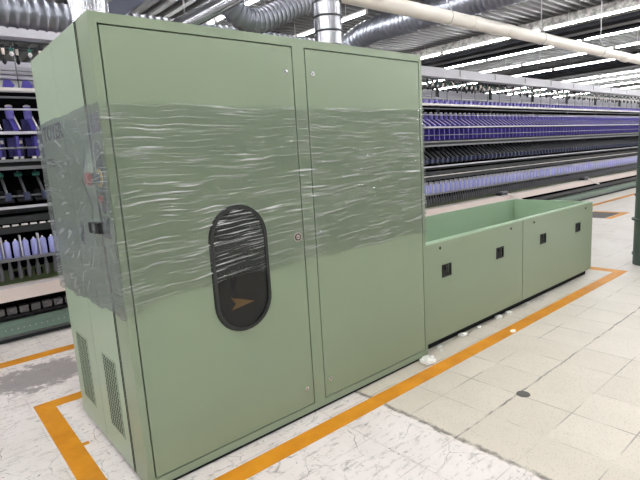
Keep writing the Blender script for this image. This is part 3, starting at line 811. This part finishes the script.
# far machine top and cream panels seen through the gap above the creel
ff = empty('spinning_frame', (10, 7.5, 0), 'second spinning machine glimpsed through the gap above the purple creel', 'textile machine')
b = MB().box(-3, 30, 7.2, 8.2, 0, 2.45); b.build('frame_body', DARKGREY, ff)
b = MB().box(-3, 30, 7.15, 7.25, 2.45, 2.56); b.build('creel_rail', LGREY, ff)
b = MB().box(-3, 30, 7.2, 7.4, 3.15, 3.35); b.build('top_beam', LGREY, ff)
for i in range(18): MB().box(-2.4+i*1.8, -2.34+i*1.8, 7.25, 7.32, 2.45, 3.15).build('upright_post', GREY, ff)

# ------------------------------------------------------------------ ducts and pipes
def resample(pts, step):
    pts = [Vector(p) for p in pts]; out = [pts[0].copy()]; s = []
    tot = 0
    for a, c in zip(pts, pts[1:]): s.append((tot, a, c, (c-a).length)); tot += (c-a).length
    n = max(2, int(tot/step)); res = []
    for i in range(n+1):
        q = tot*i/n
        for st, a, c, l in s:
            if q <= st+l+1e-9: res.append(a.lerp(c, (q-st)/l if l else 0)); break
    return res
def fillet(pts, rad, n=8):
    pts = [Vector(p) for p in pts]; out = [pts[0]]
    for a, p, c in zip(pts, pts[1:], pts[2:]):
        da = (a-p).normalized(); dc = (c-p).normalized(); l = min(rad, (a-p).length*.49, (c-p).length*.49)
        s, e = p+da*l, p+dc*l
        for k in range(n+1):
            t = k/n; out.append(s.lerp(p, t).lerp(p.lerp(e, t), t))
    out.append(pts[-1]); return out
def duct(pts, rad, pitch, ridge, seg=24):
    """sheet duct with raised ring seams every pitch"""
    fine = resample(pts, pitch/6); rs = [rad+(ridge if i % 6 == 0 else ridge*.15 if i % 6 in (1, 5) else 0) for i in range(len(fine))]
    return MB().tube(fine, rs, seg)
def clamp(b, p, ax, rad, w=.02): return b.lathe(Vector(p)-Vector(ax)*w/2, [(0, rad), (w*.2, rad+.006), (w*.8, rad+.006), (w, rad)], 24, ax)

e = empty('spiral_duct', (0.3, 2.2, 2.755), 'long horizontal galvanised spiral duct running behind the top of the cabinet', 'duct')
duct([(-3.0, 2.2, 2.755), (3.6, 2.2, 2.755)], 0.106, 0.066, 0.010).build('duct_wall', GALVD, e)
for x in (-2.2, -0.9, 1.55, 3.3):
    MB().lathe((x-.012, 2.2, 2.755), [(0, .107), (.001, .121), (.023, .121), (.024, .107)], 24, (1, 0, 0)).build('duct_strap', ROD, e)
    MB().cyl((x, 2.2, 2.87), (x, 2.2, ZC), .008, 8).build('hanger_rod', ROD, e)
def upright(x, y, rad, pitch, label, z0):
    e = empty('upright_duct', (x, y, H), label, 'duct')
    MB().tube([(x, y, H), (x, y, ZC)], rad, 32).build('duct_wall', GALV, e)
    z = H+z0
    while z < 3.9:
        MB().lathe((x, y, z), [(0, rad), (.004, rad+.005), (.012, rad+.005), (.016, rad)], 32).build('ring_seam', DARKGREY, e); z += pitch
upright(0.20, 0.6, 0.095, 0.6, 'smooth upright grey duct rising at the left corner of the cabinet top', .45)
upright(1.96, 0.7, 0.107, 0.105, 'shiny upright duct with ring seams rising between the two cabinet doors', .06)
o = duct(fillet([(1.02, 1.13, 4.58), (1.02, 1.13, 3.3), (1.52, 1.2, 2.57), (1.95, 1.2, 2.76), (2.75, 1.2, 3.14), (2.95, 1.2, 3.3), (2.95, 1.2, 4.58)], 0.25), 0.090, 0.045, 0.008).build('elbow_duct', GALVD)
tag(o, 'ribbed flexible elbow duct dipping towards the cabinet top in the middle', 'duct')
b = MB().tube(fillet([(0.54, 1.0, 2.272), (1.62, 1.0, 2.87), (1.75, 1.0, 4.6)], 0.15), 0.052, 20)
tag(b.build('slanted_pipe', GALV), 'thin smooth metal pipe slanting up left of the elbow duct', 'pipe')
b = MB().prism([(0.40, .95, 2.39), (0.90, .95, 2.765), (0.90, .95, 4.6), (0.80, .95, 4.6), (0.80, .95, 2.82), (0.33, .95, 2.46)], (0, .1, 0))
tag(b.build('slanted_duct', DARKDUCT), 'dark square duct slanting up beside the left upright duct', 'duct')
b = duct(fillet([(6.35, 5.6, 3.35), (6.45, 4.7, 3.82), (6.72, -0.6, 3.82)], 0.4), 0.215, 0.09, 0.009, 28)
tag(b.build('ventilation_duct', GALVD), 'wide ribbed grey ventilation duct crossing under the ivory pipe', 'duct')
# ivory pipe
PY, PZ = 1.8, 3.25
e = empty('ivory_pipe', (8, PY, PZ), 'long ivory plastic pipe hanging below the ceiling at upper right', 'pipe')
b = MB().tube([(1.5, PY, PZ-.01), (20, PY, PZ+.03)], 0.088, 24); b.build('pipe_run', IVORY, e)
for x in (3.75, 5.72, 6.66, 11.5, 15):
    b = MB().lathe((x-.1, PY, PZ), [(0, .088), (.005, .0935), (.195, .0935), (.2, .088)], 24, (1, 0, 0)); b.build('coupling', IVORY, e)
for x in (2.6, 5.08, 7.68, 10.15, 12.8, 15.4):
    b = MB().tube([(x, PY+.093*math.cos(a), PZ+.093*math.sin(a)) for a in [PI*.75+2*PI*.75*k/20 for k in range(21)]], .005, 6)
    for s in (-1, 1): b.cyl((x, PY+s*.066, PZ+.066), (x, PY, PZ+.2), .005, 6)
    b.cyl((x, PY, PZ+.2), (x, PY, ZC), .009, 8); b.build('pipe_hanger', ROD, e)
# duct hanger
# ------------------------------------------------------------------ round column at the right edge
ccx, ccy, cr_ = 6.2, -0.30, 0.17
e = empty('round_column', (ccx, ccy, 0), 'dark green round column with ring bands at the right edge of the picture', 'column')
MB().tube([(ccx, ccy, 0), (ccx, ccy, ZC)], cr_, 28).build('shaft', COLGREEN, e)
for z, ww in ((0.12, .012), (0.55, .03), (0.85, .012), (1.18, .012)):
    MB().lathe((ccx, ccy, z), [(0, cr_), (.004, cr_+ww), (.026, cr_+ww), (.03, cr_)], 28).build('ring_band', COLGREEN, e)

# ------------------------------------------------------------------ world, colour management
w = bpy.data.worlds.new('world'); S.world = w; w.use_nodes = True
w.node_tree.nodes['Background'].inputs[0].default_value = (0.8, 0.85, 0.9, 1); w.node_tree.nodes['Background'].inputs[1].default_value = 0.3
S.view_settings.view_transform = 'Standard'; S.view_settings.look = 'None'; S.view_settings.gamma = 1.0
S.view_settings.exposure = 0.6
S.view_settings.use_curve_mapping = False
